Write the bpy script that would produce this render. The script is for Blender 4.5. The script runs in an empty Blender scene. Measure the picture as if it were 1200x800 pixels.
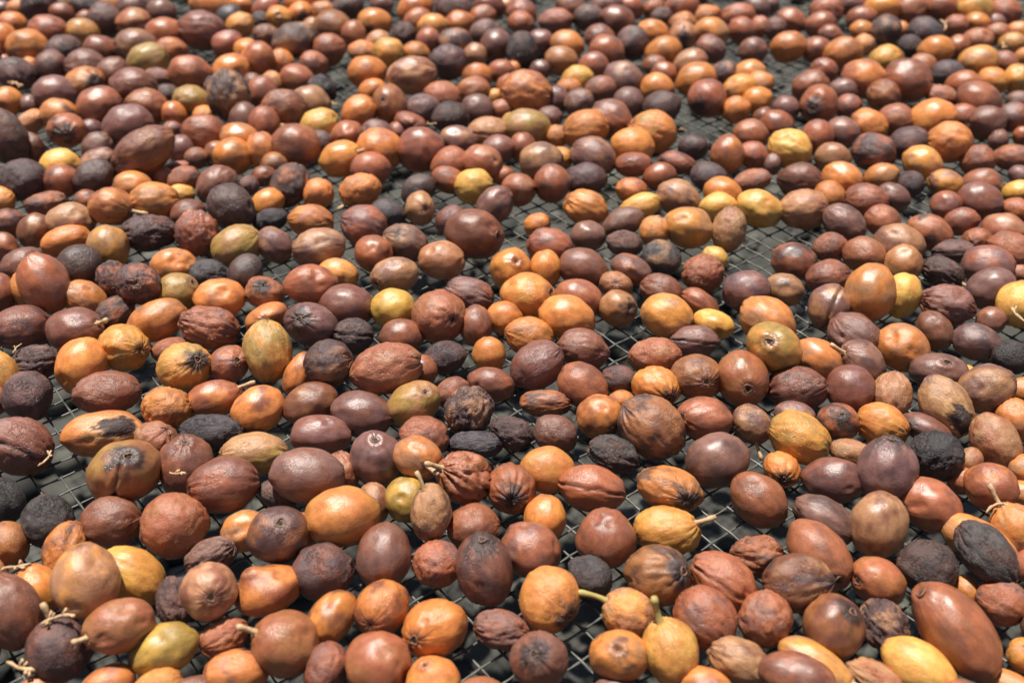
import bpy, math, random
import numpy as np
from mathutils import Vector, Matrix

# ------------------------------------------------------------------ camera, sky, sun, exposure
S = bpy.context.scene
COL = S.collection
PITCH, FPX, CAM_H = math.radians(38), 1250.0, 0.2455      # tilt, focal length in photo pixels, metres above the mesh
CAM = np.array([0.0, 0.0, CAM_H])
cam_d = bpy.data.cameras.new('camera'); cam = bpy.data.objects.new('camera', cam_d); COL.objects.link(cam)
cam.location = CAM; cam.rotation_euler = (math.pi/2 - PITCH, 0, 0)
cam_d.sensor_width = 36; cam_d.lens = FPX/1200*36
cam_d.clip_start = 0.01; cam_d.clip_end = 200
cam_d.dof.use_dof = True; cam_d.dof.focus_distance = 0.350; cam_d.dof.aperture_fstop = 13.5
S.camera = cam
SUN_EL, SUN_AZ = math.radians(73), math.radians(-30)      # azimuth from +Y (away from the camera), negative to the left
sun_dir = Vector((math.cos(SUN_EL)*math.sin(SUN_AZ), math.cos(SUN_EL)*math.cos(SUN_AZ), math.sin(SUN_EL)))
w = bpy.data.worlds.new('World'); S.world = w; w.use_nodes = True
nt = w.node_tree; nt.nodes.clear()
sky = nt.nodes.new('ShaderNodeTexSky'); sky.sky_type = 'NISHITA'; sky.sun_disc = False
sky.sun_elevation = SUN_EL; sky.sun_rotation = SUN_AZ
bg = nt.nodes.new('ShaderNodeBackground'); bg.inputs['Strength'].default_value = 0.05
wo = nt.nodes.new('ShaderNodeOutputWorld')
nt.links.new(sky.outputs[0], bg.inputs[0]); nt.links.new(bg.outputs[0], wo.inputs[0])
sd = bpy.data.lights.new('sun', 'SUN'); sd.energy = 5.0; sd.angle = math.radians(0.53); sd.color = (1.0, 0.955, 0.88)
sun = bpy.data.objects.new('sun', sd); COL.objects.link(sun)
sun.rotation_euler = sun_dir.to_track_quat('Z', 'Y').to_euler(); sun.location = sun_dir*3
S.view_settings.view_transform = 'Standard'; S.view_settings.look = 'None'
S.view_settings.exposure = 0.68; S.view_settings.gamma = 1.0; S.view_settings.use_curve_mapping = False

# camera axes; a photo pixel gives a direction, the height of the resting fruit gives its distance
CR = np.array([1.0, 0, 0]); CU = np.array([0, math.sin(PITCH), math.cos(PITCH)]); CF = np.array([0, math.cos(PITCH), -math.sin(PITCH)])
def ray(px, py): return CF + CR*((px-600)/FPX) - CU*((py-400)/FPX)
def on_plane(px, py, z):
    d = ray(px, py); t = (z-CAM_H)/d[2]
    return CAM + d*t, t                                    # t = depth along the view axis

# ------------------------------------------------------------------ noise
_rs = np.random.RandomState(7)
_perm = np.concatenate([_rs.permutation(256)]*3).astype(np.int64)
_g = _rs.normal(size=(256, 3)); _g /= np.linalg.norm(_g, axis=1)[:, None]
def noise(p):
    i = np.floor(p).astype(np.int64); f = p-i; i &= 255
    u = f*f*f*(f*(f*6-15)+10); out = np.zeros(len(p))
    for dx in (0, 1):
        wx = u[:, 0] if dx else 1-u[:, 0]
        for dy in (0, 1):
            wy = u[:, 1] if dy else 1-u[:, 1]
            for dz in (0, 1):
                wz = u[:, 2] if dz else 1-u[:, 2]
                h = _perm[_perm[_perm[(i[:, 0]+dx) & 255]+((i[:, 1]+dy) & 255)]+((i[:, 2]+dz) & 255)]
                gg = _g[h]
                out += wx*wy*wz*(gg[:, 0]*(f[:, 0]-dx)+gg[:, 1]*(f[:, 1]-dy)+gg[:, 2]*(f[:, 2]-dz))
    return out*1.6
def sstep(a, b, x):
    t = np.clip((x-a)/(b-a), 0, 1); return t*t*(3-2*t)

# ------------------------------------------------------------------ materials
def new_mat(name):
    m = bpy.data.materials.new(name); m.use_nodes = True
    n = m.node_tree; n.nodes.clear()
    o = n.nodes.new('ShaderNodeOutputMaterial'); b = n.nodes.new('ShaderNodeBsdfPrincipled')
    n.links.new(b.outputs[0], o.inputs[0]); return m, n, b
def N(n, typ, **kw):
    x = n.nodes.new(typ)
    for k, v in kw.items():
        if k in x.inputs: x.inputs[k].default_value = v
        else: setattr(x, k, v)
    return x
def ramp(n, src, a, b, lo=0.0, hi=1.0):
    r = N(n, 'ShaderNodeMapRange'); r.inputs[1].default_value = a; r.inputs[2].default_value = b
    r.inputs[3].default_value = lo; r.inputs[4].default_value = hi
    n.links.new(src, r.inputs[0]); return r.outputs[0]
def skin_material():
    m, n, b = new_mat('cherry_skin'); L = n.links.new
    col = N(n, 'ShaderNodeAttribute', attribute_name='skin'); lp = N(n, 'ShaderNodeAttribute', attribute_name='local')
    gl = N(n, 'ShaderNodeAttribute', attribute_name='dryness')
    n1 = N(n, 'ShaderNodeTexNoise', Scale=4.5, Detail=6.0, Roughness=0.65); L(lp.outputs['Vector'], n1.inputs['Vector'])
    n2 = N(n, 'ShaderNodeTexNoise', Scale=17.0, Detail=5.0, Roughness=0.7); L(lp.outputs['Vector'], n2.inputs['Vector'])
    mul = N(n, 'ShaderNodeMix', data_type='RGBA', blend_type='MULTIPLY'); mul.inputs[0].default_value = 1.0
    g1 = N(n, 'ShaderNodeMath', operation='MULTIPLY'); L(ramp(n, n1.outputs[0], .25, .75, .74, 1.24), g1.inputs[0]); L(ramp(n, n2.outputs[0], .3, .7, .88, 1.10), g1.inputs[1])
    cc = N(n, 'ShaderNodeCombineColor'); [L(g1.outputs[0], cc.inputs[i]) for i in range(3)]
    L(col.outputs['Color'], mul.inputs[6]); L(cc.outputs[0], mul.inputs[7])
    # small dark specks
    vo = N(n, 'ShaderNodeTexVoronoi', Scale=5.2); L(lp.outputs['Vector'], vo.inputs['Vector'])
    sp = N(n, 'ShaderNodeTexNoise', Scale=1.6, Detail=1.0); L(lp.outputs['Vector'], sp.inputs['Vector'])
    k = N(n, 'ShaderNodeMath', operation='MULTIPLY'); L(ramp(n, vo.outputs['Distance'], .14, .05), k.inputs[0]); L(ramp(n, sp.outputs[0], .5, .66, 0, .6), k.inputs[1])
    dk = N(n, 'ShaderNodeMix', data_type='RGBA'); L(k.outputs[0], dk.inputs[0]); L(mul.outputs[2], dk.inputs[6]); dk.inputs[7].default_value = (.035, .014, .010, 1)
    L(dk.outputs[2], b.inputs['Base Color'])
    r = N(n, 'ShaderNodeMath', operation='ADD'); L(ramp(n, gl.outputs['Fac'], 0, 1, .36, .60), r.inputs[0]); L(ramp(n, n1.outputs[0], .3, .7, -.07, .09), r.inputs[1])
    L(r.outputs[0], b.inputs['Roughness'])
    b.inputs['Specular IOR Level'].default_value = 0.5
    b.inputs['Coat Weight'].default_value = 0.4; b.inputs['Coat Roughness'].default_value = 0.35; b.inputs['Coat IOR'].default_value = 1.45
    bm = N(n, 'ShaderNodeBump', Distance=0.0007); L(ramp(n, gl.outputs['Fac'], 0.10, .85, .14, .90), bm.inputs['Strength'])
    h = N(n, 'ShaderNodeMath', operation='MULTIPLY_ADD'); L(n2.outputs[0], h.inputs[0]); h.inputs[1].default_value = .6; L(n1.outputs[0], h.inputs[2])
    # fine creases: ridged lines, in patches, more on drier fruit
    dn = N(n, 'ShaderNodeTexNoise', Scale=3.0, Detail=2.0); L(lp.outputs['Vector'], dn.inputs['Vector'])
    wv = N(n, 'ShaderNodeVectorMath', operation='MULTIPLY_ADD'); L(dn.outputs['Color'], wv.inputs[0]); wv.inputs[1].default_value = (.5, .5, .5); L(lp.outputs['Vector'], wv.inputs[2])
    rd = N(n, 'ShaderNodeTexNoise', Scale=4.2, Detail=3.0, Roughness=.55); L(wv.outputs[0], rd.inputs['Vector'])
    ab = N(n, 'ShaderNodeMath', operation='SUBTRACT'); L(rd.outputs[0], ab.inputs[0]); ab.inputs[1].default_value = .5
    ab2 = N(n, 'ShaderNodeMath', operation='ABSOLUTE'); L(ab.outputs[0], ab2.inputs[0])
    line = ramp(n, ab2.outputs[0], 0, .045, 1, 0)
    pm = N(n, 'ShaderNodeTexNoise', Scale=1.3, Detail=1.0); L(lp.outputs['Vector'], pm.inputs['Vector'])
    pg = N(n, 'ShaderNodeMath', operation='MULTIPLY'); L(ramp(n, pm.outputs[0], .46, .62), pg.inputs[0]); L(ramp(n, gl.outputs['Fac'], .1, .7, .35, 1), pg.inputs[1])
    ln = N(n, 'ShaderNodeMath', operation='MULTIPLY'); L(line, ln.inputs[0]); L(pg.outputs[0], ln.inputs[1])
    h2 = N(n, 'ShaderNodeMath', operation='MULTIPLY_ADD'); L(ln.outputs[0], h2.inputs[0]); h2.inputs[1].default_value = -.75; L(h.outputs[0], h2.inputs[2])
    L(h2.outputs[0], bm.inputs['Height']); L(bm.outputs[0], b.inputs['Normal']); L(bm.outputs[0], b.inputs['Coat Normal'])
    return m
SKIN = skin_material()
def simple(name, c1, c2, scale, rough, bump=0.0, metal=0.0, dist=0.001):
    m, n, b = new_mat(name); L = n.links.new
    tc = N(n, 'ShaderNodeTexCoord'); ns = N(n, 'ShaderNodeTexNoise', Scale=scale, Detail=6.0, Roughness=.6); L(tc.outputs['Object'], ns.inputs['Vector'])
    mx = N(n, 'ShaderNodeMix', data_type='RGBA'); L(ramp(n, ns.outputs[0], .35, .65), mx.inputs[0])
    mx.inputs[6].default_value = (*c1, 1); mx.inputs[7].default_value = (*c2, 1); L(mx.outputs[2], b.inputs['Base Color'])
    b.inputs['Roughness'].default_value = rough; b.inputs['Metallic'].default_value = metal
    if bump:
        bm = N(n, 'ShaderNodeBump', Strength=bump, Distance=dist); L(ns.outputs[0], bm.inputs['Height']); L(bm.outputs[0], b.inputs['Normal'])
    return m
WIRE = simple('galvanised_wire', (.055, .052, .046), (.13, .124, .11), 220, .48, .3, .2, .0003)
SCAR = simple('navel_scar', (.10, .045, .025), (.22, .11, .06), 900, .65, .5, 0, .0003)
PIT = simple('navel_pit', (.012, .007, .005), (.03, .015, .010), 900, .8)
GREEN_STALK = simple('fresh_stalk', (.30, .25, .07), (.42, .30, .10), 500, .55, .4, 0, .0003)
DRY_STALK = simple('dry_stalk', (.34, .20, .10), (.55, .37, .20), 600, .7, .6, 0, .0004)
SOIL = simple('gravel_ground', (.020, .0195, .016), (.055, .053, .043), 40, .9, .8, 0, .004)
def pebble_mat():
    m, n, b = new_mat('pebble'); L = n.links.new
    a = N(n, 'ShaderNodeAttribute', attribute_name='tone'); L(a.outputs['Color'], b.inputs['Base Color']); b.inputs['Roughness'].default_value = .85
    return m
PEBBLE = pebble_mat()

def mesh_obj(name, v, f, mat, parent=None, smooth=True):
    me = bpy.data.meshes.new(name); me.from_pydata([tuple(x) for x in v], [], f); me.update()
    if smooth: me.polygons.foreach_set('use_smooth', [True]*len(me.polygons))
    me.materials.append(mat); o = bpy.data.objects.new(name, me); COL.objects.link(o)
    if parent: o.parent = parent
    return o
def tube(pts, rad, sides=6):
    """tapered tube along a polyline -> verts, faces"""
    pts = np.array(pts, float); n = len(pts); v = []; f = []
    tg = np.gradient(pts, axis=0); tg /= np.linalg.norm(tg, axis=1)[:, None]+1e-12
    ref = np.array([.31, .22, .92])
    for i in range(n):
        a = np.cross(tg[i], ref); a /= np.linalg.norm(a); b = np.cross(tg[i], a)
        for s in range(sides):
            t = 2*math.pi*s/sides; v.append(pts[i]+rad[i]*(math.cos(t)*a+math.sin(t)*b))
    for i in range(n-1):
        for s in range(sides):
            s2 = (s+1) % sides; f.append((i*sides+s, i*sides+s2, (i+1)*sides+s2, (i+1)*sides+s))
    f.append(tuple(range(sides-1, -1, -1))); f.append(tuple(range((n-1)*sides, n*sides)))
    return v, f

# ------------------------------------------------------------------ ground below the drying tray
GZ = -0.30
rg = np.random.RandomState(3)
xs = np.linspace(-2.5, 2.5, 90); ys = np.linspace(-2.0, 3.5, 99)
X, Y = np.meshgrid(xs, ys); P = np.stack([X.ravel(), Y.ravel(), np.zeros(X.size)], 1)
P[:, 2] = GZ+.012*noise(P*6)+.006*noise(P*19)
W = len(xs); F = [(j*W+i, j*W+i+1, (j+1)*W+i+1, (j+1)*W+i) for j in range(len(ys)-1) for i in range(W-1)]
ground = mesh_obj('ground', P, F, SOIL); ground['kind'] = 'structure'
ico_v = np.array([(0, 0, 1)]+[(math.cos(t)*.894, math.sin(t)*.894, .447) for t in np.arange(5)*2*math.pi/5] +
                 [(math.cos(t)*.894, math.sin(t)*.894, -.447) for t in (np.arange(5)+.5)*2*math.pi/5]+[(0, 0, -1)])
ico_f = []
for i in range(5):
    j = (i+1) % 5; ico_f += [(0, 1+i, 1+j), (1+i, 6+i, 1+j), (1+j, 6+i, 6+j), (6+i, 11, 6+j)]
NP = 5200
pv = np.zeros((NP, 12, 3)); tone = np.zeros((NP, 12, 4)); tone[..., 3] = 1
c = np.stack([rg.uniform(-1.0, 1.0, NP), rg.uniform(.1, 2.0, NP), np.zeros(NP)], 1)
c[:, 2] = GZ+.012*noise(np.c_[c[:, :2], np.zeros(NP)]*6)+.004
sz = .005+.014*rg.rand(NP)**2.2
jit = ico_v[None]*(1+.28*rg.normal(size=(NP, 12, 1))*.6)
pv = c[:, None]+jit*sz[:, None, None]*np.stack([1+.4*rg.rand(NP), 1+.4*rg.rand(NP), .55+.3*rg.rand(NP)], 1)[:, None]
t0 = (.018+.075*rg.rand(NP)**1.6)[:, None]*np.stack([1+.06*rg.rand(NP), np.ones(NP), .72+.14*rg.rand(NP)], 1); tone[..., :3] = t0[:, None]
gf = [tuple(k*12+x for x in t) for k in range(NP) for t in ico_f]
gravel = mesh_obj('gravel', pv.reshape(-1, 3), gf, PEBBLE); gravel['kind'] = 'stuff'
gravel['label'] = 'grey gravel lying on the ground beneath the wire mesh'; gravel['category'] = 'gravel'
at = gravel.data.attributes.new('tone', 'FLOAT_COLOR', 'POINT'); at.data.foreach_set('color', tone.reshape(-1))

# ------------------------------------------------------------------ woven wire mesh of the drying bed, one object for each wire
PITCH_W = 0.0074; A1, A2 = math.radians(-50.3), math.radians(38.2); WR = 0.00029
X0, X1, Y0, Y1 = -.36, .36, .06, .88
net = bpy.data.objects.new('wire_mesh', None); COL.objects.link(net); net.location = (0, .4, 0)
net['label'] = 'galvanised square wire mesh of the drying bed carrying all the cherries'; net['category'] = 'wire mesh'
d1 = np.array([math.cos(A1), math.sin(A1)]); d2 = np.array([math.cos(A2), math.sin(A2)])
B2 = np.stack([d1, d2], 1); B2i = np.linalg.inv(B2)
def warp(p):                                                # the sheet is a little out of true
    q = p.copy()
    k = np.c_[p[:, :2]*9, np.zeros(len(p))]
    q[:, 0] += .0016*noise(k); q[:, 1] += .0016*noise(k+31.7); q[:, 2] += .0010*noise(k*.6+77)
    return q
corners = np.array([(x, y) for x in (X0, X1) for y in (Y0, Y1)])
uv = corners @ B2i.T; lo = np.floor(uv.min(0)/PITCH_W).astype(int); hi = np.ceil(uv.max(0)/PITCH_W).astype(int)
for fam in (0, 1):
    for k in range(lo[1-fam], hi[1-fam]+1):
        t = np.arange(lo[fam]*2, hi[fam]*2+1)*.5
        q = np.zeros((len(t), 2)); q[:, fam] = t; q[:, 1-fam] = k
        xy = (q*PITCH_W) @ B2.T
        ins = (xy[:, 0] > X0) & (xy[:, 0] < X1) & (xy[:, 1] > Y0) & (xy[:, 1] < Y1)
        if ins.sum() < 4: continue
        node = (np.arange(len(t))+lo[fam]*2) % 2 == 0
        idx = np.round(t).astype(int)
        z = np.where(node, np.where((idx+k+fam) % 2 == 0, 1, -1)*WR*.62, 0)
        pts = np.c_[xy, z][ins]; nd = node[ins]
        pts = warp(pts); pts[:, 2] -= WR*1.5
        r = np.where(nd, WR*1.55*(1+.25*np.random.RandomState(k+500*fam+900).rand(len(nd))), WR*.95)
        v, f = tube(pts-np.array([0, .4, 0]), r, 5)
        mesh_obj('wire', v, f, WIRE, net)

# ------------------------------------------------------------------ the cherries: measured in the photo, tile by tile (tile coordinates are 4 x photo pixels)
# cx cy half-long half-short angle colours marks;  marks: n navel, s stalk, t dark tip, h hole, B burnt patch (with place), w/p wrinkles, c crease, d dents, k blotches, ^ lies on others
TILES = {
(0, 600): """35 147 100 88 90 cb;228 50 120 112 90 kg p1 L=black_matte_raisin-like_cherry;305 168 130 88 50 od p1 d;530 45 130 118 0 bm;823 60 145 142 0 rc p1;1140 90 100 90 0 on d;990 205 120 80 10 m w2;980 370 128 122 90 nb n980,402 L=tan_cherry_with_centred_navel ^5;815 420 120 80 80 dm p3;415 330 165 143 80 na d ^7;605 305 160 120 -55 ay;170 370 118 105 90 oa;45 470 170 130 90 bm ^3;270 650 145 135 90 db s285,515 L=stalk-crowned_dark_cherry;570 537 155 115 -5 rc d s415,530 ^7;765 640 150 115 0 uy L=large_shiny_olive_cherry;1055 585 112 85 10 rc w2;1245 352 160 128 -5 ro x1175,240 e L=onion-shaped_orange_cherry;1090 760 135 105 -15 ob;505 810 118 85 0 or;760 830 115 85 0 oa;895 840 115 80 0 bm;165 840 105 70 0 or""",
(300, 600): """105 105 135 125 0 dc n125,55 ^4;225 90 80 70 90 oc;400 22 165 135 0 oa ^4 L=glossy_bright_orange_cherry;310 278 135 125 -15 db;600 212 150 120 75 bm;822 5 128 90 85 nd p1 s795,-110 ^6;1015 70 115 105 0 rb;843 238 108 105 0 rm p2;1070 275 165 122 95 bd t1065,140 L=black-topped_brown_cherry;593 445 130 115 45 ob n528,515;340 508 140 100 45 ob d;125 618 150 145 0 rc s5,530;835 547 150 125 15 oc n735,590 L=orange_cherry_with_ringed_navel;1145 550 125 90 -15 mr w2;577 708 145 142 0 rc d;325 735 120 95 60 br p1;828 790 118 110 0 oa h795,708""",
(600, 600): """155 22 105 93 90 oa;88 175 135 118 -30 rm d;440 122 132 130 90 rb d;735 85 148 110 0 ay s868,25 L=amber_cherry_with_stub_stalk;362 300 105 95 -30 gd p1 L=small_grey-black_cherry;180 410 148 132 70 oa t275,490;688 297 150 135 -10 cd w1 t800,260 k;988 322 158 118 -30 rc c;1150 205 115 95 10 rd w3;903 490 148 132 -40 rm w1;1185 500 130 120 90 rm p2;548 475 118 108 -10 an p1 d s435,430;745 652 150 128 115 ay s675,525 L=yellow_cherry_with_green_stalk;500 677 130 112 0 on h493,650 k L=tan_cherry_with_round_hole;128 690 130 125 0 mb t100,665;1065 695 148 98 -10 nb;910 820 118 92 0 or;495 840 100 70 0 md""",
(900, 600): """240 205 175 115 -35 rb n355,295 L=bent_red-orange_cherry;265 35 145 95 -20 md;515 65 145 120 95 nb;780 -15 140 110 -10 rb n680,45;938 100 170 90 -10 on;1018 190 160 105 -30 gd w1 ^7 L=slate-purple_oval_cherry;1160 90 130 110 -30 on s1040,0;1215 240 80 60 90 rb;755 258 130 125 0 dk k p1 L=scorched_dark_cherry;520 325 125 100 -15 rc n435,355;155 337 150 130 25 bn k w1 ^3;300 525 145 132 -60 bc d t365,430;548 535 125 105 -35 dn w3;895 565 238 136 -30 rb n690,470 L=longest_red-brown_cherry;1098 418 115 105 10 rm d w1;935 370 75 60 -30 on;225 720 175 90 -15 an s400,740;150 775 170 105 0 br ^4;723 735 168 112 -10 ya L=plain_lemon-yellow_cherry;520 790 145 75 -10 nr w2;1200 668 75 75 0 an k;1130 810 140 65 0 oa""",
(0, 400): """10 158 118 75 90 au;168 100 105 80 -5 dm w2;128 260 115 105 60 dm;382 112 125 110 60 oa;585 30 112 105 -20 au n657,55;502 243 145 98 -10 bm p1;95 490 150 130 -40 bm c w1;475 430 172 98 -10 or B560,425 d L=orange_cherry_with_burnt_patch;585 608 160 138 0 cu t620,550 c L=split-topped_brown_cherry ^3;735 460 100 82 -20 rn n797,425;787 313 112 100 -20 or p2;980 435 145 92 -10 kg p2 L=black_wrinkled_oval_cherry;873 583 138 122 75 br n895,470;868 117 122 107 0 au t935,97 L=yellow_cherry_with_dark_eye;1072 107 90 82 20 rm n1112,97;800 40 85 55 0 rm p1;1010 267 118 82 0 ro s1130,240;1060 670 155 122 0 br ^2;20 745 105 85 90 kg p1""",
(300, 400): """55 52 138 108 90 ua L=upright_olive-gold_cherry;342 102 108 104 0 dc w1 ^5;205 155 105 65 55 ob;605 130 158 112 10 rn w1 ^4 L=long_copper_cherry;790 135 68 62 90 rb;882 78 95 72 10 dk;1092 62 80 72 90 oa;1105 202 105 75 -15 br d;918 242 80 68 30 br;1003 318 118 105 45 dn p3 ^3 L=walnut-like_wrinkled_cherry;740 292 125 95 25 un h805,240 L=olive_cherry_with_torn_end;500 342 135 100 -20 mb;255 293 122 92 10 bc d;10 318 122 98 20 ob t-50,420;305 440 135 92 -10 mb;-10 530 150 100 -5 nu;243 628 160 122 -15 mb ^5;420 610 90 75 100 rn w1;105 715 88 72 -30 dm;550 553 128 112 95 md n558,462;795 450 110 98 -15 rb p1;757 548 112 95 -25 on s800,590 d ^4;1038 480 120 65 -5 g w1;1195 432 100 75 -20 dm w2;978 638 132 115 -25 rc w3 s870,588 L=stalked_ridged_brown_cherry ^3;1195 690 115 108 90 rb w1 t1200,740;700 735 100 95 90 uy;555 755 95 75 80 nb""",
(600, 400): """122 108 128 102 35 mb;330 38 112 90 -15 bm;662 70 115 85 10 rn p1;850 0 105 72 10 md c;865 167 115 103 0 cb n915,185;1080 172 125 112 -60 rc n1112,215;683 213 108 92 -15 oa t745,265;503 180 80 66 0 db c;330 205 115 95 -30 rb;155 290 118 60 0 rd w1 k;515 280 62 50 0 or;415 355 102 98 0 ob t485,425;200 432 102 85 -20 mb p1;662 405 160 130 -35 cd w1 k L=large_two-tone_brown_cherry;905 362 128 96 5 rb n803,370;957 557 140 118 25 md;1125 392 95 80 -30 mn p1 s1165,480;165 602 118 102 -5 oa;475 530 118 85 -15 gd w2 L=blue-black_dried_cherry;377 690 145 102 -5 rm c L=pinkish_cherry_creased_lengthwise;742 692 150 98 -10 on t830,730 k;1160 745 135 110 -30 rb""",
(900, 400): """30 30 125 108 -30 ua n0,10 ^5;235 90 115 90 -25 on;440 90 115 88 -40 md s345,60;635 35 118 105 -20 on d;785 135 125 82 10 md n810,85;925 150 42 30 70 y;1020 225 128 105 40 mn ^2;970 0 105 78 0 md;1140 75 85 78 0 k p1;1195 230 65 62 90 o;1160 362 100 85 -30 on;1070 468 130 98 -40 nr p1;825 325 150 105 -40 nm p1 d B930,380;755 405 115 62 -10 mb t670,410;807 557 122 112 0 kd p2 L=black_peeling_pitted_cherry;580 252 105 88 100 nc w1;382 222 108 106 0 bm;140 220 132 98 10 bd w1;128 345 90 60 0 mn;328 376 92 82 0 rk t338,340 L=small_black-crowned_cherry;540 393 118 95 -15 oa;155 455 142 110 -20 au L=smooth_golden_shaded_cherry;385 520 95 62 0 nr p1;573 605 145 130 95 md t555,460 L=large_plum-brown_pointed_cherry ^4;302 648 138 102 10 bd;65 603 88 75 -30 oa t85,645 w1;945 565 65 55 90 nr;1020 675 112 108 0 ro;1195 595 72 68 0 on;1195 712 72 52 0 on;900 650 60 60 0 rb""",
(0, 200): """110 55 105 92 0 dk p1;285 50 78 75 0 rd;445 35 95 80 10 d;15 135 65 60 0 an;220 160 95 58 0 rd w2;35 245 65 65 0 rd w1;330 228 102 62 -10 nd d;165 280 80 68 35 bn;410 145 55 55 0 rm;517 168 98 83 -10 ro s600,205 ^4 L=copper_cherry_with_pale_stalk;625 75 85 65 0 on;720 142 110 82 -10 oc ^3;840 115 65 48 0 ay s905,150;880 200 80 60 0 b;923 293 105 95 90 rm p3 L=brain-wrinkled_cherry;685 292 122 82 -5 db w2;1086 175 110 98 -60 d ^2;1020 62 95 78 30 mb;303 332 108 68 5 o s410,345;508 355 100 90 80 an;372 448 98 92 0 d ^3;20 355 72 45 90 rb d;105 435 95 58 10 bm;227 535 132 104 95 rm L=big_upright_maroon_cherry ^4;95 550 85 50 90 on;385 600 100 72 -45 on;20 568 88 65 90 rb;95 740 125 100 -10 bd;355 748 122 100 -10 bm s455,745;535 515 90 75 100 dr p2;648 538 98 95 0 dr p2 n640,530 ^5 L=knobbly_dark_crowned_cherry;548 665 95 72 25 dr w1 k;735 702 132 85 10 oc ^2;830 572 95 85 -10 u n905,540 L=smooth_round_olive_cherry;820 437 100 62 0 on d;975 482 88 68 -15 g w2;1038 588 110 70 -5 oc;1110 355 115 88 15 un;1150 478 90 65 50 dg;983 735 132 98 0 rm w2;1170 70 45 45 0 m p1;860 40 75 55 0 rd p2;765 30 60 45 0 rd""",
(300, 200): """158 68 98 85 55 dr w1;52 152 78 55 0 oa;293 108 70 66 0 oc;488 93 95 73 0 oc p1 s415,150;68 232 80 50 0 kg p1;85 350 88 75 -50 mn;260 238 97 75 0 or;288 362 118 86 5 nm ^2;257 535 115 88 -10 rb d ^4;380 478 88 58 -15 an;507 258 100 93 -10 mr;612 198 80 58 -20 gd;770 178 78 65 90 nc n797,178;765 80 80 50 30 dg;558 390 85 80 0 rb d;702 335 102 78 -20 mn k;1021 76 85 80 0 y L=small_bright-yellow_cherry;900 35 75 60 0 br;1115 165 95 72 50 mg;915 230 72 62 30 mb;1030 297 128 110 -15 br n1140,310 L=big_round_brown_cherry;877 418 104 80 -5 nc d;648 490 108 78 5 nm n560,520;1195 460 92 92 0 oa h1220,425;1007 580 110 75 -20 mr w1;1165 690 78 72 0 oc;857 683 118 118 0 rc h925,700 p1 L=freckled_brown_cherry_with_pore;1030 725 90 65 90 br;645 648 98 88 -10 y L=broad_yellow_cherry;427 635 118 92 -10 bm;258 718 120 92 -30 md t205,690;456 775 90 80 0 dg c;677 775 98 72 0 br;40 575 88 72 -20 rn w1 t30,540;50 690 98 62 0 or s35,690;45 20 55 45 0 rd;1125 20 50 42 0 rc""",
(600, 200): """30 90 78 72 0 rn c;187 65 82 78 95 rm;345 35 92 65 0 d;350 177 98 78 -15 oc;555 87 70 48 0 or;695 30 75 62 10 rb;773 118 96 68 0 nm;597 172 98 60 0 ya s700,190;517 245 98 62 0 mb p1;668 290 72 68 90 on s705,190;827 263 110 82 -5 an;985 95 85 52 -15 oa;970 168 82 60 10 ya;1018 285 102 76 85 nr p1;1155 172 100 75 -15 ya d;118 252 60 50 0 oc L=tiny_orange_cherry_on_bare_mesh;183 342 103 56 -10 rm;358 308 77 68 -10 mb;530 342 80 60 -5 dm p1;701 412 88 80 -20 gn L=smoky_grey_cherry;950 412 62 52 -20 y;895 483 92 86 0 rc p2;157 465 85 70 90 oa;337 457 110 85 -15 bm;555 465 95 62 -25 mr s560,480;490 535 75 60 0 nc h490,525 L=hollow_ringed_cherry;500 645 85 80 0 cn d t560,640 L=torn_curled_brown_cherry;700 558 96 68 0 bm;728 682 118 98 0 an;880 622 90 55 -30 rb c;946 715 90 62 -15 ya s975,750 L=small_stalked_yellow_cherry;1095 562 102 90 0 mg;1195 695 132 90 -25 on;70 587 120 98 -5 oa n178,568;315 592 108 65 -15 rb;260 680 122 88 -15 oa;75 760 105 60 0 oc;1125 48 85 52 0 rm p1;920 25 82 58 0 dg""",
(900, 200): """153 40 95 65 10 bd;350 40 92 68 -15 on;285 118 72 65 -20 oc;173 173 110 75 10 nb;535 22 75 48 0 on;458 137 95 68 -5 br;585 125 75 60 -20 md;670 62 60 58 0 dg p1;360 248 102 74 0 md;540 238 80 70 0 rb;830 62 80 62 -10 am;995 52 88 45 0 rm;997 145 98 80 -5 bm;835 163 66 65 0 rm s740,200;905 238 76 58 0 rb;755 285 98 66 -10 rc k;1175 97 65 48 20 ya;1165 185 68 48 0 ro;1185 25 55 40 0 m;1115 275 98 58 -5 rn;980 328 66 58 0 rb n958,345;1150 375 105 68 -15 rm;858 372 88 52 0 dm c;622 340 108 62 -5 nm;450 395 92 80 -10 rc;293 358 76 66 20 br p1;633 430 86 82 90 nc;122 423 100 78 -10 rd k;276 500 95 78 20 br;815 478 95 68 -15 dm w2 s930,510;1028 437 112 72 5 mr;1055 552 108 85 40 md;1180 482 48 42 0 rm;1160 632 105 95 90 ya L=big_speckled_yellow_cherry;833 628 116 92 5 bm w2;1055 700 62 60 30 mr;780 745 90 68 -40 bm;420 780 122 70 0 mb;632 580 100 80 90 ya L=upright_yellow_cherry;468 580 125 110 90 on L=big_salmon_cherry ^3;300 637 102 94 90 mn c L=cherry_with_dark_seam;80 557 88 66 -10 nd""",
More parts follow.
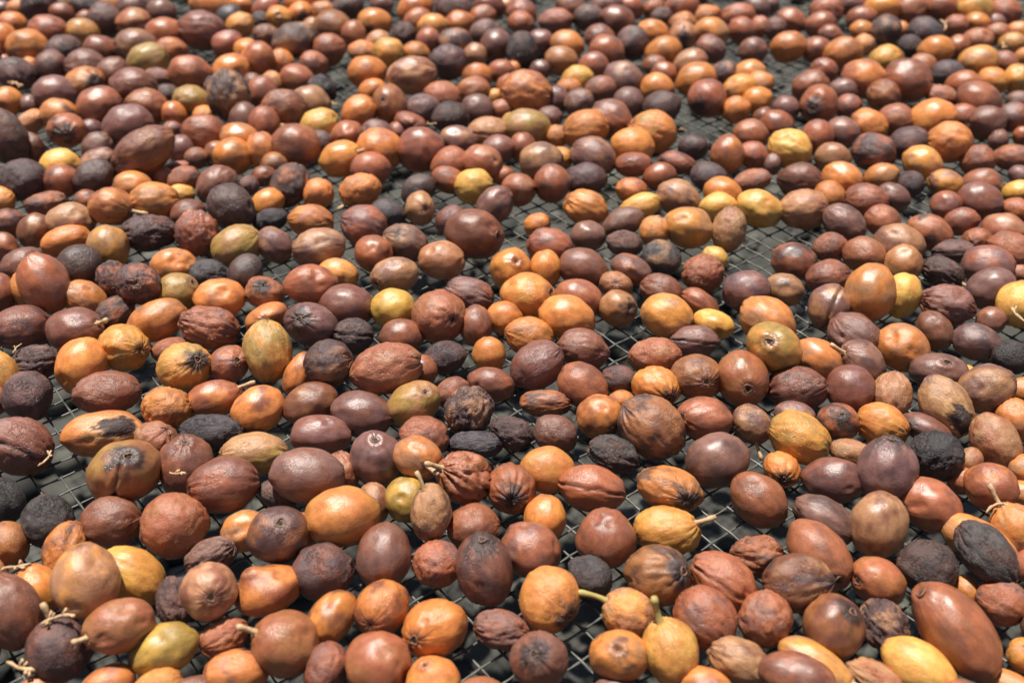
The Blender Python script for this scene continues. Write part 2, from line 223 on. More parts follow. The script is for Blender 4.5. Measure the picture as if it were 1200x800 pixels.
(0, 0): """15 45 40 35 0 m;85 48 45 42 0 on;10 175 70 35 90 o;65 122 60 55 -30 or;180 5 75 35 0 db;130 222 85 68 -5 oc;232 142 80 55 0 rb;288 65 50 45 0 rm;290 8 45 25 0 n;385 158 68 60 -30 an;400 15 60 30 0 dg;492 95 72 68 90 dm;400 80 35 25 0 rm;530 15 50 28 0 on;635 30 70 45 0 md;630 115 72 65 0 rn c;762 62 62 55 -20 m;778 150 80 48 -10 rc;936 147 98 78 -15 bm L=big_brown_cherry_beside_bare_mesh;990 18 85 48 0 oc;1070 78 60 45 30 g;1128 120 62 52 0 an;1130 25 48 35 0 on;303 228 75 50 0 dm;240 315 70 65 60 db;75 345 82 68 0 dm s85,390;140 315 45 35 90 o;5 285 30 25 0 r;470 235 72 55 -20 br;397 300 82 50 -10 mb;640 208 90 52 0 mn;803 243 68 58 0 or;692 280 85 52 0 un;905 348 88 62 -20 rb;1075 212 68 52 0 rm;1145 238 55 50 0 oa h1160,240;1085 325 80 52 0 or;1180 285 50 40 90 or;530 348 70 68 30 bm;383 398 82 68 10 on t435,385;625 410 95 80 -10 bm;748 368 62 42 0 mr p1;785 438 50 35 0 dm;253 440 85 68 -10 mb;462 502 90 80 10 rb;697 502 88 70 -10 rc;50 478 60 58 0 oa n25,493;150 492 48 42 0 m;275 530 78 50 0 on k;140 578 70 45 0 on w1;25 645 122 82 100 db ^3;312 612 80 70 0 rk t305,630 ^3;432 605 48 38 0 m;602 588 103 80 0 mb;810 537 60 48 90 or;907 480 78 65 -15 u n838,470 L=small_shiny_olive_cherry;955 540 48 42 0 oa n950,555;1085 475 105 90 90 dn w2 ^2 L=split_black-husked_cherry;985 405 45 45 0 dm;1185 395 45 40 90 m;1190 555 75 40 90 m;155 692 62 45 90 b w1;672 712 140 90 25 bc ^5 L=large_oblong_chestnut_cherry;950 625 92 58 0 rb;1120 650 85 45 0 on;1135 725 80 75 0 oc;865 695 60 58 0 m;915 745 50 45 0 rm p1;1012 715 50 48 0 nb;805 605 40 32 0 mr;460 682 68 52 0 m;455 765 82 55 20 mn w1;285 765 80 48 0 ya;845 785 60 30 0 rm p1""",
(300, 0): """50 35 60 40 0 rm;22 95 40 38 0 dg;118 85 55 50 0 an h115,68;210 48 55 40 0 oa t215,70;210 8 70 28 0 or;48 165 55 42 0 mn;315 62 55 48 0 oc;425 35 68 55 20 dm;372 128 78 62 -10 cb;185 190 98 72 15 dn ^3;262 130 42 40 0 n;450 158 58 40 90 rc;343 233 68 65 0 rb;560 105 70 58 -5 oa t510,135;588 20 48 38 0 m;750 32 75 40 0 or;755 90 60 38 0 rn;830 118 65 35 0 an;950 105 62 48 0 or;935 38 80 45 0 dm;1092 25 65 45 0 b;1062 78 58 42 0 rm;1180 28 40 35 0 on;1078 150 65 50 0 dm;1125 210 65 65 0 mb;697 160 52 48 90 dm;570 188 52 30 0 n;812 198 55 50 90 rm;925 188 70 42 0 dn;500 245 60 48 0 on p1;625 252 68 65 -20 au;748 248 58 42 0 oc;900 293 80 72 -5 dm;1028 260 50 50 90 nc;522 335 80 58 -5 or;725 358 104 76 5 nb ^2 L=large_tan-brown_smooth_cherry;1035 355 62 50 -10 oc;1152 335 55 48 10 rb;28 285 72 65 80 rc;105 290 55 38 110 on;268 303 60 55 -20 rm;180 365 72 48 -25 rc;87 392 55 45 100 an;30 430 75 45 90 rb;550 425 58 45 0 or;630 495 82 70 100 cb n600,470;480 532 78 68 30 oc;878 448 78 45 0 rc;1020 420 68 48 10 rn;788 512 72 58 -5 dm;1120 455 40 32 20 a;1180 415 55 50 90 rc;1040 512 68 62 0 m;918 552 78 68 0 dk p1;1150 515 50 42 0 rn;240 485 80 68 -20 nm;137 522 92 75 -10 br;310 420 65 55 -45 k p3;295 588 82 52 20 ya;105 612 55 35 0 an p2;15 562 75 50 90 rb;298 660 60 45 0 dm;425 637 72 60 0 rb n405,655;580 612 68 35 0 m;715 588 70 45 0 rm n715,600;655 625 45 40 90 rm;942 665 78 62 -10 mn d;1090 625 88 65 5 nc c;1165 700 70 62 10 mb;163 697 100 82 -15 br;10 710 75 35 90 or;85 765 60 50 0 cd;398 745 88 72 15 oa s480,720;583 700 100 62 -5 or;780 705 98 92 0 br;548 775 82 55 -5 rm;920 770 80 58 20 rm;1080 765 85 50 -15 rn d;1190 575 45 25 90 an""",
(600, 0): """45 60 65 52 0 rm;45 110 55 50 0 rm;20 10 40 25 0 rm;200 100 72 52 0 rm p1;275 22 65 40 0 mn;358 87 65 58 0 dm;490 100 75 62 -10 br;440 12 70 30 0 m;560 38 55 48 -30 rm;665 38 45 35 0 rn;708 82 48 42 0 dm p1;810 32 72 40 15 rm;890 75 60 45 0 on w1;805 110 60 40 0 oc;800 170 62 58 90 nb t805,185;660 155 68 50 -15 oc;935 148 72 50 -10 on d;1060 78 72 52 10 rm w1;1145 38 55 45 0 m;1078 142 62 50 0 rm;1175 132 45 38 90 rn;415 177 68 45 0 rm;567 202 68 68 0 dm;448 240 75 60 -15 rm;260 207 72 52 -10 oc;135 197 55 50 0 m;48 240 80 65 90 kd p1;215 290 70 55 -5 cn;710 238 75 52 0 oc;935 232 65 55 0 mr;1132 240 58 55 0 mr;388 310 62 55 0 rm;148 325 45 42 0 m;5 325 35 30 90 or;672 310 52 42 0 rm;835 290 72 42 0 nr;525 365 82 58 -15 mn;715 342 55 40 0 rm;305 368 65 42 0 ya;268 412 55 40 0 oc;860 370 82 60 30 oc;992 345 55 50 0 dn;1120 345 65 45 0 on;70 432 105 80 -10 ro;205 468 55 45 90 md;418 420 65 55 0 mr;310 483 62 58 30 mn;678 413 70 58 -10 oa;1068 410 70 48 20 an;1155 385 60 45 0 on;918 460 80 78 0 rb t880,510;545 482 65 62 0 m;697 495 78 50 0 d;1148 472 62 55 0 oc;462 558 90 75 -35 mr;1047 515 60 55 0 oc;72 600 98 75 0 un L=mottled_olive_cherry;175 548 58 38 0 m;332 605 94 72 0 o;665 608 98 70 -5 ou;215 640 50 48 0 on p1;1120 632 75 58 -5 rm;1180 560 48 45 90 b;20 695 62 55 90 rb;138 748 92 62 -5 nm;228 745 52 50 0 oa;380 725 95 65 -15 mn;562 692 88 50 0 oa;565 757 76 50 0 rm n552,750;848 692 62 50 0 dg;1008 730 80 70 90 ro;1150 735 65 52 -10 rb;770 762 78 45 -10 rd w1""",
(900, 0): """18 135 50 45 90 m;12 22 35 35 0 m;105 100 62 52 -10 rm c;275 42 70 45 0 rm;250 115 62 52 0 rm;405 18 55 38 0 m;540 30 75 45 10 oa;668 45 70 60 20 rc;435 82 60 40 0 rm;288 165 50 42 0 rm;95 220 72 60 0 oc;230 235 60 52 0 rm;448 145 50 38 0 on;540 145 62 62 0 dn;622 145 42 35 90 or;735 142 72 42 0 dg;810 25 75 45 0 rd;960 32 80 45 0 au;1112 55 65 48 -25 rm;885 122 52 45 0 rm;975 108 55 40 0 oc;1068 100 42 30 0 m;1075 157 52 40 0 rc;1175 150 52 38 0 oc;985 188 62 45 10 rc;1150 205 55 42 0 an;358 248 78 62 20 oc;452 212 45 45 0 on;555 283 70 65 20 au;670 217 52 45 0 dk p1;782 240 70 62 20 oc;890 222 50 48 90 rc;990 280 78 52 20 an;1112 298 55 48 0 rm;1195 268 40 30 90 oa;265 335 58 50 -20 rm;438 368 90 65 -10 ro;725 300 58 35 0 rn;845 337 68 42 10 dg;195 402 75 55 30 rm;677 370 100 60 -5 br;1170 372 60 58 90 au;915 395 72 50 10 rc;1050 375 65 45 -5 oa;240 492 80 78 90 rc t215,510;358 422 60 45 0 m;545 452 68 68 0 cb w1;790 450 68 50 -10 rn p2;985 465 90 52 0 rb;85 512 55 55 0 m;375 502 55 52 0 mr;1175 465 50 25 0 m;770 548 97 66 0 oa;1020 575 78 70 20 mb s940,590;1145 552 65 60 30 mr;930 540 60 38 0 rm;600 560 78 58 15 rc;467 583 80 58 -25 oc;45 590 70 62 -20 rm;348 622 72 60 -20 mr;230 645 72 65 90 rm;840 667 90 84 0 or ^2 L=round_glossy_orange_cherry;660 668 82 62 25 dm;1080 655 45 40 90 mr;1190 635 40 35 90 rb;98 700 90 66 0 ya;493 707 88 66 -5 dr;300 735 72 52 0 nc;720 755 80 56 -20 an;985 755 70 65 0 rb w1;1140 740 75 55 10 rm w1;10 755 45 30 90 m""",
}
PAL = {'y': (.62, .335, .068), 'u': (.33, .195, .048), 'a': (.56, .232, .046), 'o': (.53, .180, .042), 'r': (.31, .096, .040), 'c': (.29, .110, .036),
       'b': (.178, .062, .033), 'm': (.182, .083, .062), 'd': (.082, .039, .031), 'k': (.026, .018, .016), 'g': (.060, .047, .049), 'n': (.37, .175, .080)}
WORD = {'y': 'yellow', 'u': 'olive', 'a': 'amber', 'o': 'orange', 'r': 'rust-red', 'c': 'chestnut', 'b': 'red-brown', 'm': 'mauve-brown', 'd': 'dark brown', 'k': 'black', 'g': 'grey', 'n': 'tan'}

class Fruit: pass
fruits = []
rnd = random.Random(11)
for (ox, oy), txt in TILES.items():
    for e in txt.split(';'):
        t = e.split(); q = Fruit()
        cx, cy, a, b, ang = map(float, t[:5])
        q.col = t[5]; q.marks = t[6:]
        grow = 1.08 if oy >= 400 else 1.09 if oy == 200 else 1.17
        if oy < 400 and ang == 0: ang = rnd.uniform(-28, 28)
        a *= grow; b *= grow
        if oy < 400 and b < (.80 if oy else .86)*a and not any(m[0] in 'wpcsn^L' for m in q.marks): nb = (.80 if oy else .86)*a; cy += (nb-b)*.55; b = nb   # lower edge hidden by the fruit in front
        q.px = (ox+cx/4, oy+cy/4); q.a = a/4; q.b = b/4; q.ang = math.radians(ang)
        q.lm = next((m[2:].replace('_', ' ') for m in q.marks if m.startswith('L=')), None)
        q.lift = next((float(m[1:] or 4) for m in q.marks if m[0] == '^'), 0)/1000
        q.pole = None; q.polekind = None; q.patch = None
        for m in q.marks:
            if m[0] in 'nsthxB' and ',' in m:
                x, y = map(float, m[1:].split(','))
                off = ((x-cx)/4, -(y-cy)/4)
                if m[0] == 'B': q.patch = off
                elif q.pole is None: q.pole = off; q.polekind = m[0]
        q.listed = True; fruits.append(q)
# the bed goes on past the frame: more of the same fruit around what is in view
pool = ['rm', 'mb', 'br', 'rc', 'oc', 'on', 'oa', 'dm', 'mr', 'bm', 'ob', 'nb', 'rb', 'ya', 'md', 'dn']
occ = [on_plane(*q.px, .007)[0][:2] for q in fruits]
tries = 0
while tries < 7000:
    tries += 1
    x, y = rnd.uniform(X0+.02, X1-.02), rnd.uniform(Y0+.01, Y1-.02)
    p = np.array([x, y, .007])-CAM
    dpt = p @ CF; px = 600+FPX*(p @ CR)/dpt; py = 400-FPX*(p @ CU)/dpt
    if -12 < px < 1212 and -8 < py < 812: continue
    if px < -160 or px > 1360 or py > 960 or py < -175: continue
    if min((x-o[0])**2+(y-o[1])**2 for o in occ) < .0128**2: continue
    q = Fruit(); s = FPX/dpt; q.a = rnd.uniform(.0072, .0088)*s; q.b = q.a*rnd.uniform(.75, .92)
    q.col = rnd.choice(pool); q.marks = rnd.choice([[], [], [], ['w1'], ['p1'], ['d']]); q.px = (px, py); q.ang = rnd.uniform(-.5, .6)
    q.lm = None; q.lift = 0; q.pole = q.polekind = q.patch = None; q.listed = False
    fruits.append(q); occ.append((x, y))

# ------------------------------------------------------------------ size, orientation and place of each fruit; touching fruit pushed apart
NF = len(fruits)
for q in fruits:
    q.rs = random.Random(int(q.px[0]*131+q.px[1]*7177))
    z = .006
    for _ in range(3):
        p, dep = on_plane(*q.px, z+q.lift)
        s = dep/FPX; Bv = CAM-p; Bv /= np.linalg.norm(Bv)
        Rv = np.cross(np.array([0, 0, 1.0]), Bv); Rv /= np.linalg.norm(Rv); Uv = np.cross(Bv, Rv)
        ea = Rv*math.cos(q.ang)+Uv*math.sin(q.ang); eb = -Rv*math.sin(q.ang)+Uv*math.cos(q.ang)
        a, b = q.a*s, q.b*s
        if q.pole is not None:
            u = q.pole[0]*math.cos(q.ang)+q.pole[1]*math.sin(q.ang); v = -q.pole[0]*math.sin(q.ang)+q.pole[1]*math.cos(q.ang)
            u /= q.a; v /= q.b; l = math.hypot(u, v)
            if l > .985: u *= .985/l; v *= .985/l
            pol = np.array([u, v, math.sqrt(max(0, 1-u*u-v*v))])
        else:
            sg = q.rs.choice((-1, 1)); pol = np.array([sg*1.0, q.rs.uniform(-.25, .25), q.rs.uniform(-.35, .25)]); pol /= np.linalg.norm(pol)
        c = b+(1.12*a-b)*pol[2]**2
        q.axes = np.stack([ea*a, eb*b, Bv*c], 1); q.polv = pol
        z = np.linalg.norm(q.axes[2]) - .0004               # half height above the wires
    q.rest = z; q.p0 = on_plane(*q.px, z+q.lift)[0]; q.frame = np.stack([ea, eb, Bv], 1)
Pz = np.array([q.p0 for q in fruits]); P0 = Pz.copy(); REST = np.array([q.rest for q in fruits])
Ai = np.array([np.linalg.inv(q.axes @ q.axes.T) for q in fruits])
D0 = np.linalg.norm(P0[:, None]-P0[None], axis=2); ii, jj = np.where((D0 < .034) & (np.arange(NF)[:, None] < np.arange(NF)[None]))
for it in range(70):
    d = Pz[jj]-Pz[ii]; l = np.linalg.norm(d, axis=1)+1e-9; n_ = d/l[:, None]
    ri = 1/np.sqrt(np.einsum('ki,kij,kj->k', n_, Ai[ii], n_)); rj = 1/np.sqrt(np.einsum('ki,kij,kj->k', n_, Ai[jj], n_))
    ov = np.clip((ri+rj)*.86-l, 0, None)
    mv = np.zeros_like(Pz); push = n_*(ov*.36)[:, None]
    np.add.at(mv, jj, push); np.add.at(mv, ii, -push)
    Pz += mv
    Pz += (P0-Pz)*.10                                       # stay where the photo shows them
    Pz[:, 2] = np.clip(Pz[:, 2], REST, P0[:, 2]+.0012)
for q, p in zip(fruits, Pz):
    q.pos = p
    v = p-CAM; dep = v @ CF; q.seen = (600+FPX*(v @ CR)/dep, 400-FPX*(v @ CU)/dep)

# ------------------------------------------------------------------ fruit surface
_grids = {}
def grid(nu, nv):
    if (nu, nv) in _grids: return _grids[nu, nv]
    th = np.linspace(0, math.pi, nv+1)[1:-1]; ph = np.arange(nu)*2*math.pi/nu
    T, Ph = np.meshgrid(th, ph, indexing='ij')
    v = np.stack([np.sin(T)*np.cos(Ph), np.sin(T)*np.sin(Ph), np.cos(T)], -1).reshape(-1, 3)
    v = np.vstack([v, [[0, 0, 1]], [[0, 0, -1]]]); top, bot = len(v)-2, len(v)-1
    f = []
    for j in range(nv-2):
        for i in range(nu):
            k = (i+1) % nu; f.append((j*nu+i, (j+1)*nu+i, (j+1)*nu+k, j*nu+k))
    for i in range(nu):
        k = (i+1) % nu; f.append((top, i, k)); f.append((bot, (nv-2)*nu+k, (nv-2)*nu+i))
    _grids[nu, nv] = (v, f); return v, f
def lvl(q, ch):
    return next((int(m[1:] or 1) for m in q.marks if m[0] == ch and ',' not in m), 0)
def surface(q, nu, nv):
    u, f = grid(nu, nv)
    off = np.array([q.rs.uniform(0, 90) for _ in range(3)])
    w_, p_ = lvl(q, 'w'), lvl(q, 'p'); dent = 'd' in q.marks; crease = 'c' in q.marks; blot = 'k' in q.marks
    dark = q.col[0] in 'dkg'
    if dark and not (w_ or p_) and q.rs.random() < .55: p_ = .6
    if not (w_ or p_ or dent) and q.rs.random() < .45: w_ = q.rs.uniform(.35, .8)
    zc = u[:, 2]; sinz = np.sqrt(np.clip(1-zc*zc, 0, 1)); ph = np.arctan2(u[:, 1], u[:, 0])
    r = np.ones(len(u))
    r += .055*noise(u*1.3+off)+.026*noise(u*2.6+off+9)
    r += q.rs.uniform(-.06, .06)*zc                              # one end blunter
    ex, ey = q.rs.uniform(-.03, .03), q.rs.uniform(0, 6.28); r += ex*np.cos(2*(ph-ey))*sinz
    low = noise(u*2.1+off+20)
    # faint lengthwise pleats, strongest towards the ends
    pl = np.abs(noise(np.c_[np.cos(ph)*3.6, np.sin(ph)*3.6, zc*.9]+off+3))
    r -= (.012+.05*w_)*(1-sstep(0, .30, pl))*(.35+.65*(1-sinz**2)+.5*min(w_, 1))*.8
    if w_:
        q2 = u+.28*np.stack([noise(u*2+off+k*13) for k in range(3)], 1)
        ph2 = np.arctan2(q2[:, 1], q2[:, 0])
        r2 = np.abs(noise(np.c_[np.cos(ph2)*5.5, np.sin(ph2)*5.5, zc*1.3]+off+41))
        r -= .030*w_*(1-sstep(0, .34, r2))*sstep(0, .35, sinz)
    if p_:
        q2 = u+.22*np.stack([noise(u*3+off+k*17) for k in range(3)], 1)
        a1 = np.abs(noise(q2*np.array([3.6, 3.6, 2.6])+off)); a2 = np.abs(noise(q2*7.0+off+5))
        msk = .35+.65*sstep(-.35, .3, low)
        r -= (.040*p_*(1-sstep(0, .40, a1))+.018*p_*(1-sstep(0, .4, a2)))*msk
        r -= .02*p_*np.clip(noise(u*2.2+off+60), 0, 1)
    V = q.polv; ref = np.array([0, 0, 1.0]) if abs(V[2]) < .93 else np.array([0, 1.0, 0])
    xa = ref-V*(ref @ V); xa /= np.linalg.norm(xa); ya = np.cross(V, xa); M3 = np.stack([xa, ya, V], 1)
    uw = u @ M3.T                                                   # directions in (long, short, to-camera) axes
    if dent or q.rs.random() < .45:
        for _ in range(3 if dent else 1):
            c = np.array([q.rs.uniform(-.8, .8), q.rs.uniform(-.5, .8), q.rs.uniform(.3, 1)]); c /= np.linalg.norm(c)
            dd = np.linalg.norm(uw-c, axis=1)+.18*noise(u*3.3+off+70); wd = q.rs.uniform(.25, .5)
            r -= q.rs.uniform(.05, .11)*(1-sstep(0, wd, dd))
    furrow = np.zeros(len(u))
    if crease:
        c0 = q.rs.uniform(-.15, .15); dist = np.abs(u[:, 1]-c0+.10*noise(u*2.4+off+33))
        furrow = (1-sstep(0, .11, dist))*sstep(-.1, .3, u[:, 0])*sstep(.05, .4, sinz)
        r -= .115*furrow; r += .03*(1-sstep(.1, .3, dist))*sstep(-.1, .3, u[:, 0])
    # navel dimple with a raised rim at the pole, small pit at the stem end
    thp = np.arccos(np.clip(zc, -1, 1)); stalk = q.polekind == 's'
    hole = q.polekind == 'h'; rr = .30 if not hole else .26
    r += .030*np.exp(-((thp-rr)/.075)**2); r -= (.10 if hole else .05)*(1-sstep(0, rr*.8, thp))
    tb = math.pi-thp; r += q.rs.uniform(-.06, .09)*np.exp(-(tb/.32)**2)
    if 'e' in q.marks: r = r*(1-.30*sstep(-.3, .9, zc))+.16*np.exp(-(thp/.35)**2)       # drawn out to a neck
    pos = (uw*r[:, None]) @ q.axes.T
    # pigment: the fruit's own blotched colours
    c1 = np.array(PAL[q.col[0]]); c2 = np.array(PAL[q.col[1]]) if len(q.col) > 1 else c1*.72
    hv = 1+q.rs.uniform(-.13, .13); tint = np.array([1+q.rs.uniform(-.06, .06), 1, 1+q.rs.uniform(-.12, .12)])
    n1 = noise(u*1.25+off+100)+.45*noise(u*3.1+off+110)+.20*noise(u*7.5+off+120)
    k = sstep(-.22, .62, n1+q.rs.uniform(-.12, .10))*(.88 if len(q.col) > 1 else .7)
    colr = c1[None]*(1-k)[:, None]+c2[None]*k[:, None]
    colr *= hv*tint
    strk = noise(np.c_[np.cos(ph)*6, np.sin(ph)*6, zc*1.1]+off+140)       # lengthwise streaks in the skin
    colr *= (1+.16*strk)[:, None]
    dry = np.full(len(u), .18+.22*min(1.5, max(w_, p_*1.2))+(.28 if dark else 0)+q.rs.uniform(-.05, .15))
    blk = np.array([.020, .012, .011])
    def mixto(c, m): colr[:] = colr*(1-m)[:, None]+np.asarray(c)[None]*m[:, None]
    mixto((.16, .055, .030), .55*np.exp(-((thp-rr)/.10)**2)*(0 if stalk else 1))
    mixto((.10, .04, .022), .8*(1-sstep(.06, .22, thp))); mixto((.09, .038, .022), .7*(1-sstep(.05, .24, tb)))
    if q.polekind == 't':
        m = 1-sstep(.22, .78, thp+.35*noise(u*3+off+80)+.15*noise(u*8+off)); mixto(blk*1.4, .92*m); dry += .25*m
    if blot:
        m = sstep(.16, .60, noise(u*1.7+off+170)+.3*noise(u*5+off)); mixto(blk*2.4, .78*m); dry += .2*m
    if q.patch is not None:
        x = (q.patch[0]*math.cos(q.ang)+q.patch[1]*math.sin(q.ang))/q.a; y = (-q.patch[0]*math.sin(q.ang)+q.patch[1]*math.cos(q.ang))/q.b
        c = np.array([x, y, math.sqrt(max(.02, 1-x*x-y*y))]); c /= np.linalg.norm(c)
        dd = np.linalg.norm((uw-c)*np.array([.8, 1.15, 1]), axis=1)+.22*noise(u*4+off)+.12*noise(u*9+off)
        m = 1-sstep(.50, .58, dd); rim = np.exp(-((dd-.62)/.06)**2); mixto((.62, .36, .14), .7*rim); mixto(blk*1.6, .95*m); dry += .45*m
        pos *= 1-(.03*m*(1+noise(u*12+off)))[:, None]
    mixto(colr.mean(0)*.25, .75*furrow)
    fl = np.array([q.rs.uniform(0, 50) for _ in range(3)])
    return pos, f, np.clip(colr, .006, .8), np.clip(dry, 0, 1), u*1.0+fl, M3
def set_attr(me, colr, dry, loc):
    a = me.attributes.new('skin', 'FLOAT_COLOR', 'POINT'); a.data.foreach_set('color', np.c_[colr, np.ones(len(colr))].ravel().astype(np.float32))
    a = me.attributes.new('dryness', 'FLOAT', 'POINT'); a.data.foreach_set('value', dry.astype(np.float32))
    a = me.attributes.new('local', 'FLOAT_VECTOR', 'POINT'); a.data.foreach_set('vector', loc.ravel().astype(np.float32))

def stalk_mesh(o, base, direc, length, r, seed, dry, q, bend=None):
    rs = random.Random(seed); sidev = np.array([rs.uniform(-1, 1) for _ in range(3)])
    if bend is not None: sidev = bend
    pts = [base+direc*length*t+sidev*length*.22*t*t for t in np.linspace(-.18, 1, 7)]
    rad = [r*1.25, r*1.1, r*.9, r*.85, r*.9, r*1.15, r*.9]
    v, f = tube(pts, rad, 7)
    s = mesh_obj('stalk', v, f, DRY_STALK if dry else GREEN_STALK, o); return s

def visible_area(q):
    x, y = q.seen; w_ = min(1200, x+q.a)-max(0, x-q.a); h_ = min(800, y+q.b)-max(0, y-q.b)
    return max(0, w_)*max(0, h_) if w_ > 0 and h_ > 0 else 0
for q in fruits: q.area = visible_area(q) if q.listed else -1
order = sorted(fruits, key=lambda q: -q.area)
singles = order[:300]; mass = order[300:]

# ------------------------------------------------------------------ labels: own look first, then the marked cherries it lies between
marked = [q for q in singles if q.lm]
def look(q):
    a = WORD[q.col[0]]
    b = WORD.get(q.col[1]) if len(q.col) > 1 else None
    s = ('deeply wrinkled' if max(lvl(q, 'w'), lvl(q, 'p')) >= 3 else 'wrinkled' if lvl(q, 'w') >= 2 else 'pitted' if lvl(q, 'p') >= 1 else
         'creased' if 'c' in q.marks else 'dented' if 'd' in q.marks else 'blotched' if 'k' in q.marks else 'smooth')
    tail = {'n': 'showing its navel', 's': 'with stalk end', 't': 'with blackened tip', 'h': 'with open pore'}.get(q.polekind, '')
    size = 'large ' if q.a > 37 else ''
    return size, s, a, b, tail
used = {}
def words(t): return len(t.split())
for q in singles:
    if q.lm:
        size, s, a, b, tail = look(q); q.label = q.lm[0]+q.lm[1:]+' resting on the wire mesh'; used[q.label] = 1; continue
for q in singles:
    if q.lm: continue
    size, s, a, b, tail = look(q)
    near = sorted(marked, key=lambda m: np.linalg.norm(m.pos[:2]-q.pos[:2]))[:9]
    nb = sorted((m for m in fruits if m is not q and m.listed), key=lambda m: np.linalg.norm(m.pos[:2]-q.pos[:2]))[:5]
    cl = []
    for m in nb:
        c_ = WORD[m.col[0]]
        if c_ not in cl: cl.append(c_)
    tries_ = []; out = None
    adj = [m for m in near if np.linalg.norm(m.pos[:2]-q.pos[:2]) < .021]
    if len(adj) > 1: tries_.append(f'{size}{s} {a} one between the {adj[0].lm} and the {adj[1].lm}')
    for m in near[:4]:
        rel = 'touching' if m in adj[:1] else 'near'
        for lk in (f'{size}{s} {a} cherry {tail}', f'{size}{s} {a} cherry'):
            for i in range(len(cl)):
                for k in range(i+1, len(cl)):
                    tries_.append(f'{lk} beside {cl[i]} and {cl[k]} ones, {rel} the {m.lm}')
            for c_ in cl: tries_.append(f'{lk} beside {c_} one, {rel} the {m.lm}')
    for t in tries_:
        t = ' '.join(t.split()).replace(' ,', ',')
        if t not in used and 4 <= words(t) <= 16: out = t; break
    q.label = out or f'{s} {a} coffee cherry drying near the {near[0].lm}'
    used[q.label] = 1

# ------------------------------------------------------------------ build the 300 cherries that show largest, each an object
GROUP = 'coffee cherries drying on the wire mesh'
for q in singles:
    big = q.a > 24
    pos, f, colr, dry, loc, M3 = surface(q, *( (60, 40) if big else (48, 30)))
    zmin = pos[:, 2].min(); base = q.pos+np.array([0, 0, zmin])
    o = mesh_obj('coffee_cherry', pos-np.array([0, 0, zmin]), f, SKIN); o.location = base
    set_attr(o.data, colr, dry, loc)
    o['label'] = q.label; o['category'] = 'coffee cherry'; o['group'] = GROUP
    tip = pos[-2]-np.array([0, 0, zmin]); nrm = q.axes @ q.polv; nrm = nrm/np.linalg.norm(nrm); sc = np.cbrt(abs(np.linalg.det(q.axes)))
    x1 = np.cross(nrm, [.3, .5, .81]); x1 /= np.linalg.norm(x1); y1 = np.cross(nrm, x1)
    if q.polekind in ('n', 'h', 't'):                               # navel: a wrinkled scar ring round a small pit
        R_, rt = sc*(.145 if q.polekind != 't' else .12), sc*.032; v = []; fc = []; K, J = 14, 6
        for i in range(K):
            t = 2*math.pi*i/K; wob = 1+.16*math.sin(3*t+q.px[0])+.08*q.rs.uniform(-1, 1); lift_ = q.rs.uniform(-.2, .5)*rt
            for j in range(J):
                ss = 2*math.pi*j/J
                v.append(tip+(x1*math.cos(t)+y1*math.sin(t))*(R_*wob+rt*math.cos(ss))+nrm*(rt*1.0*math.sin(ss)+lift_+sc*.012))
        for i in range(K):
            for j in range(J): fc.append((i*J+j, ((i+1) % K)*J+j, ((i+1) % K)*J+(j+1) % J, i*J+(j+1) % J))
        nav = mesh_obj('navel', v, fc, SCAR, o)
        Rp = R_*(.95 if q.polekind == 'h' else .55); ring = [tip+nrm*sc*.010+(x1*math.cos(t)+y1*math.sin(t))*Rp*(1+.15*q.rs.uniform(-1, 1)) for t in np.arange(10)*.6283]
        ring2 = [tip+nrm*sc*.022+(p_-tip-nrm*sc*.010)*.55 for p_ in ring]
        v = ring+ring2+[tip+nrm*sc*.012]
        mesh_obj('pit', v, [(i, (i+1) % 10, 10+(i+1) % 10, 10+i) for i in range(10)]+[(10+i, 10+(i+1) % 10, 20) for i in range(10)], PIT, nav)
    elif q.polekind == 's':
        ln = {0: .55, 1: .8}[q.rs.randint(0, 1)]*sc
        green = any(m in ('s675,525', 's435,430') for m in q.marks)
        if green: ln = 1.15*sc
        st = stalk_mesh(o, tip, nrm, ln, sc*(.125 if green else .10), int(q.px[0]), not green, q)
        # frayed collar where the stalk meets the fruit
        v, f2 = [], []
        for i in range(7):
            t = 2*math.pi*i/7; d = (x1*math.cos(t)+y1*math.sin(t)); b0 = tip-nrm*sc*.02
            vv, ff = tube([b0, b0+d*sc*.10+nrm*sc*.04, b0+d*sc*q.rs.uniform(.13, .20)+nrm*sc*q.rs.uniform(.0, .06)], [sc*.035, sc*.03, sc*.012], 4)
            f2 += [tuple(x+len(v) for x in g) for g in ff]; v += vv
        mesh_obj('collar', v, f2, DRY_STALK, st)['kind'] = 'stuff'

# ------------------------------------------------------------------ the rest, behind and around, as one mass
VV, FF, CC, DD, LL = [], [], [], [], []; base = 0
for q in mass:
    pos, f, colr, dry, loc, M3 = surface(q, *((36, 24) if q.listed else (18, 12)))
    VV.append(pos+q.pos); FF += [tuple(x+base for x in g) for g in f]; base += len(pos); CC.append(colr); DD.append(dry); LL.append(loc)
o = mesh_obj('coffee_cherries', np.vstack(VV), FF, SKIN); set_attr(o.data, np.vstack(CC), np.concatenate(DD), np.vstack(LL))
o['kind'] = 'stuff'; o['label'] = 'crowd of small brown and orange cherries spread over the farther mesh'; o['category'] = 'coffee cherries'

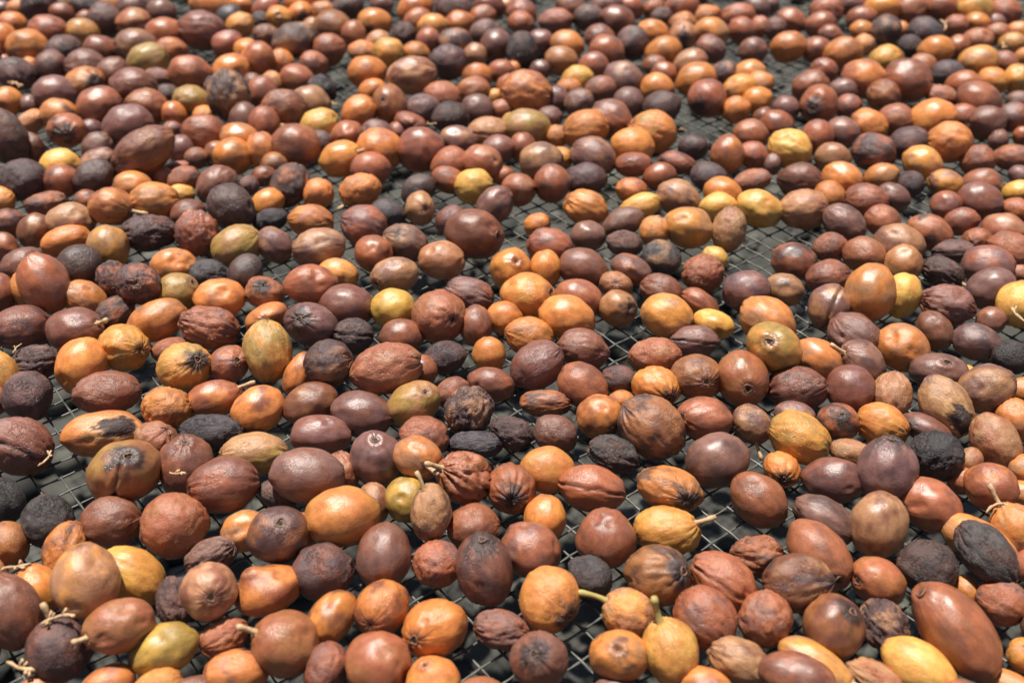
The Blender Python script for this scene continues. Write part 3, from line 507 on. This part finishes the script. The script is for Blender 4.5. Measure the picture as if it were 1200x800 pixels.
# ------------------------------------------------------------------ dry twigs and stalk bits lying among the fruit
def twig(px, py, ang, length, label, seed, z=.012, forks=3):
    rs = random.Random(seed); p, dep = on_plane(px, py, z); L_ = length*dep/FPX
    d = np.array([math.cos(math.radians(ang)), math.sin(math.radians(ang)), 0.12]); sv = np.array([-d[1], d[0], .2])
    pts = [d*L_*(t-.5)+sv*L_*.10*math.sin(t*4+seed)+np.array([0, 0, rs.uniform(-1, 1)*L_*.03]) for t in np.linspace(0, 1, 9)]
    rad = [L_*.055*(1+.35*rs.uniform(-1, 1)) for _ in pts]; rad[0] *= .6; rad[-1] *= .7
    v, f = tube(pts, rad, 7)
    o = mesh_obj('twig', v, f, DRY_STALK); o.location = p; o['label'] = label; o['category'] = 'twig'; o['group'] = 'dry twig bits among the cherries'
    for k in range(forks):
        b = pts[rs.randint(2, 7)]; dd = d*rs.uniform(-.4, .7)+sv*rs.choice((-1, 1))+np.array([0, 0, rs.uniform(0, .6)]); dd /= np.linalg.norm(dd); l2 = L_*rs.uniform(.14, .28)
        vv, ff = tube([b, b+dd*l2*.5, b+dd*l2*.8+d*l2*.2, b+dd*l2], [L_*.045, L_*.035, L_*.06, L_*.03], 6)
        mesh_obj('side_stub', vv, ff, DRY_STALK, o)
    return o
twig(18, 664, 25, 34, 'knobbly pale twig by the black matte raisin-like cherry', 1, .014)
twig(28, 780, -5, 46, 'long pale twig beside the stalk-crowned dark cherry', 2, .010, 4)
twig(68, 725, 12, 40, 'frayed tan stalk cluster on top of the stalk-crowned dark cherry', 12, .0185, 5)
twig(53, 537, 65, 24, 'short cream bud bit leaning on a large mauve-brown cherry', 3, .012)
twig(208, 554, -25, 22, 'curled cream stalk crumbs on a red-brown cherry', 4, .0185, 4)
twig(20, 408, 60, 16, 'tiny reddish twig above a wrinkled dark cherry', 5, .013)
twig(1167, 594, 25, 30, 'peeled tan stalk piece beside the slate-purple oval cherry', 6, .013, 1)
twig(18, 98, -20, 26, 'frayed straw bit near the big dark oval cherry', 7, .012, 4)
twig(392, 121, -35, 14, 'short straw bit on bare mesh by a split black husk', 8, .004, 2)
twig(1106, 30, 80, 24, 'upright thin straw twig between mauve and grey cherries', 9, .014, 3)
twig(1175, 53, 60, 16, 'small cream twig near a pink-mauve cherry', 10, .014, 3)
twig(1196, 372, 100, 32, 'thin straw standing against the big speckled yellow cherry', 11, .016, 2)
twig(800, 152, 10, 10, 'tiny straw crumb between small dark cherries', 13, .010, 2)
twig(505, 145, 20, 12, 'little grey-green stalk bit by a brown cherry', 14, .010, 3)
